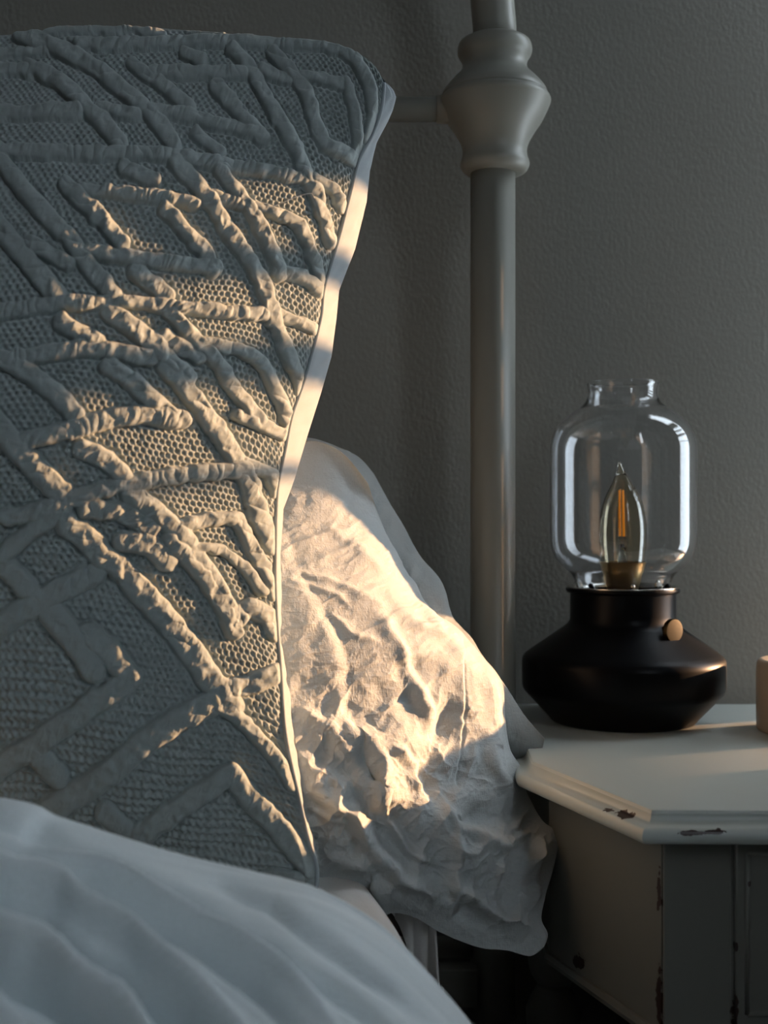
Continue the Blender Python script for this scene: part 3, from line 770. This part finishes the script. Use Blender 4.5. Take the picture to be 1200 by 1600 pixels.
    # plain side and back
    sil = np.array([(128, 602), (133, 608), (141, 615), (152, 619), (172, 614), (190, 606), (224, 588), (267, 578), (315, 573), (389, 555), (453, 530), (496, 526), (557, 518), (613, 502), (679, 481), (749, 460), (795, 443), (870, 438), (917, 440),
                    (995, 439), (1050, 447), (1082, 453), (1190, 466), (1268, 477), (1337, 495), (1376, 499), (1391, 496)], float)
    vi = np.linspace(0, h_-1, 400).astype(int); ui = np.concatenate([np.arange(0, 59, 4), np.linspace(60, w_-1, 60).astype(int)])
    ys = Y[vi, -1]; xs = X[vi, -1]; ds = D[vi, -1]
    xsil = np.maximum(np.interp(ys, sil[:, 0], sil[:, 1]), xs+1.0)
    ns_ = 16; strip = []
    Tk = 0.050*np.sin(np.pi*np.clip(v[vi], 0, 1))**0.6
    for k_ in range(ns_):
        q = k_/(ns_-1)
        xx = xs+(xsil-xs)*math.sin(q*math.pi/2)**1.0
        dd = ds+0.0003+Tk*q**1.15
        wr = 0.0008*vnoise(ys/16+q*2, q*3+0*ys)*math.sin(q*math.pi)
        strip.append(P(xx+wr/dd*F, ys, dd))
    strip = np.stack(strip, 1)
    # back surface, from silhouette leftwards
    back = []
    Xb, Yb = X[np.ix_(vi, ui)][:, ::-1], Y[np.ix_(vi, ui)][:, ::-1]
    Ub = U[np.ix_(vi, ui)][:, ::-1]; Vb = V[np.ix_(vi, ui)][:, ::-1]
    Deb = De[np.ix_(vi, ui)][:, ::-1]
    pb = (1-np.abs(2*Ub-1)**2.4)*(1-np.abs(2*Vb-1)**2.5)
    off = Tk[:, None]*(np.clip(Ub*1.0, 0, 1))
    Bk = P(Xb, Yb, Deb); Bk[..., 1] += off+0.03*pb+0.0004
    Bk[:, 0] = strip[:, -1]
    allb = np.concatenate([strip, Bk[:, 1:]], 1)
    # close the left rim onto the front
    fl = G2[vi, 0][:, None]
    allb = np.concatenate([allb, fl], 1)
    bk = link_mesh('plain_back', np_mesh('plain_back', allb.reshape(-1, 3), grid_quads(allb.shape[0], allb.shape[1])), M['backing'], parent)
    bk['label'] = 'smooth unquilted pale fabric side'
    # seam cord between quilted front and plain side
    bm = bmesh.new()
    sv = np.linspace(0, h_-1, 300).astype(int)
    add_tube(bm, [tuple(p) for p in G[sv, -1]+N[sv, -1]*0.0002], 0.0011, 8)
    bm_obj('seam', bm, M['backing'], parent)
    return parent
cushion()

# stray thread on the cushion
bm = bmesh.new()
pp = [(427, 322), (445, 315), (462, 308), (478, 303), (487, 303), (491, 310)]
sm = smooth_prof(pp, 6)
q = [tuple(P(x, y, 0.6465+0.00008*(x-427))) for x, y in sm]
add_tube(bm, q, 0.00026, 6)
th_o = bm_obj('thread', bm, M['linen']); tag(th_o, 'thin pale stray thread curling on the quilted cushion', 'thread')

# ------------------------------------------------------------------ duvet (foreground)
def duvet():
    nu, nv = 520, 300
    pxs = np.linspace(-900, 960, nu)
    cr = np.array([(-900, 1235), (-400, 1225), (0, 1249), (100, 1280), (200, 1312), (300, 1342), (400, 1369), (490, 1394), (560, 1432), (620, 1480), (680, 1545), (730, 1603), (800, 1700), (900, 1880), (960, 2020)], float)
    q = np.array(smooth_prof([tuple(p) for p in cr], 10)); ycr = np.interp(pxs, q[:, 0], q[:, 1])-9-12*np.clip((pxs-300)/300, 0, 1)
    dc = 0.50+0.0*pxs
    crest = P(pxs, ycr, dc)
    phi = np.linspace(-0.30*math.pi, 0.5*math.pi, nv)
    ay, az = 0.20, 0.26
    G = np.zeros((nv, nu, 3))
    for i, a in enumerate(phi):
        # a>0: toward the camera; a<0: falls behind the crest
        k = 1.0 if a > 0 else 0.35
        G[i, :, 0] = crest[:, 0]
        G[i, :, 1] = crest[:, 1]-ay*k*math.sin(a)-0.010
        G[i, :, 2] = crest[:, 2]-az*(1-math.cos(a))
    N = np.cross(np.gradient(G, axis=1), np.gradient(G, axis=0)); N /= np.linalg.norm(N, axis=-1, keepdims=True)
    mid = N[nv//2+20, nu//2]
    if mid[2] < 0: N = -N
    A_ = phi[:, None]*1.0; Xm = G[..., 0]
    # long soft folds drifting down to the right
    qx = 600+F*G[..., 0]/np.maximum(G[..., 1], 0.05); qy = 800-F*(G[..., 2]-Z0)/np.maximum(G[..., 1], 0.05)
    f = phi[:, None]*0.36+G[..., 0]*0.30
    fr = np.clip(0.1+phi[:, None]*2.2, 0.08, 1)
    rel = 2.0*mm*ridged(f*16, G[..., 0]*3.5, 2)*fr+1.0*mm*fbm(f*60, G[..., 0]*16, 3)
    qx2 = qx+6*vnoise(qx/60, qy/60); qy2 = qy+6*vnoise(qx/60+7, qy/60)
    for pts, wd, am in [([(-260, 1330), (-100, 1375), (0, 1418), (63, 1452), (127, 1507), (209, 1560), (290, 1605), (420, 1690)], 19, -8.5),
                        ([(-200, 1300), (0, 1378), (90, 1408), (170, 1460), (260, 1530), (350, 1600), (420, 1660)], 17, 5.5),
                        ([(-100, 1255), (63, 1298), (158, 1342), (266, 1395), (380, 1462), (507, 1540), (580, 1600), (640, 1660)], 13, -4.0),
                        ([(-100, 1300), (40, 1335), (160, 1385), (253, 1440), (380, 1530), (450, 1600), (500, 1660)], 14, -4.5),
                        ([(60, 1318), (200, 1380), (330, 1452), (450, 1540), (520, 1610)], 13, 3.5),
                        ([(-200, 1440), (0, 1535), (63, 1560), (130, 1602), (230, 1680)], 20, -9.0),
                        ([(-200, 1400), (0, 1475), (90, 1525), (190, 1590), (280, 1660)], 20, 6.5),
                        ([(300, 1372), (420, 1412), (540, 1490), (650, 1590)], 12, -2.5),
                        ([(-200, 1520), (-60, 1560), (40, 1610)], 18, 6.0)]:
        rel += crease(qx2, qy2, pts, wd*0.9, am*2.5*mm)
    G0 = G-N*0.012
    G = G+N*rel[..., None]
    o_ = nv*nu
    on_bed = (G[..., 0] < edge_x(G[..., 1])-0.012) & (G[..., 1] < 0.46)
    G[..., 2] = np.where(on_bed, np.maximum(G[..., 2], MZ+0.016), G[..., 2]); G0[..., 2] = np.where(on_bed, np.maximum(G0[..., 2], MZ+0.005), G0[..., 2])
    me = np_mesh('duvet', np.concatenate([G.reshape(-1, 3), G0.reshape(-1, 3)]), np.concatenate([grid_quads(nv, nu), grid_quads(nv, nu, off=o_, flip=True), rim_quads(nv, nu)]))
    o = link_mesh('duvet', me, M['duvet'])
    tag(o, 'pale blue white duvet heaped in the foreground with soft folds', 'duvet')
duvet()
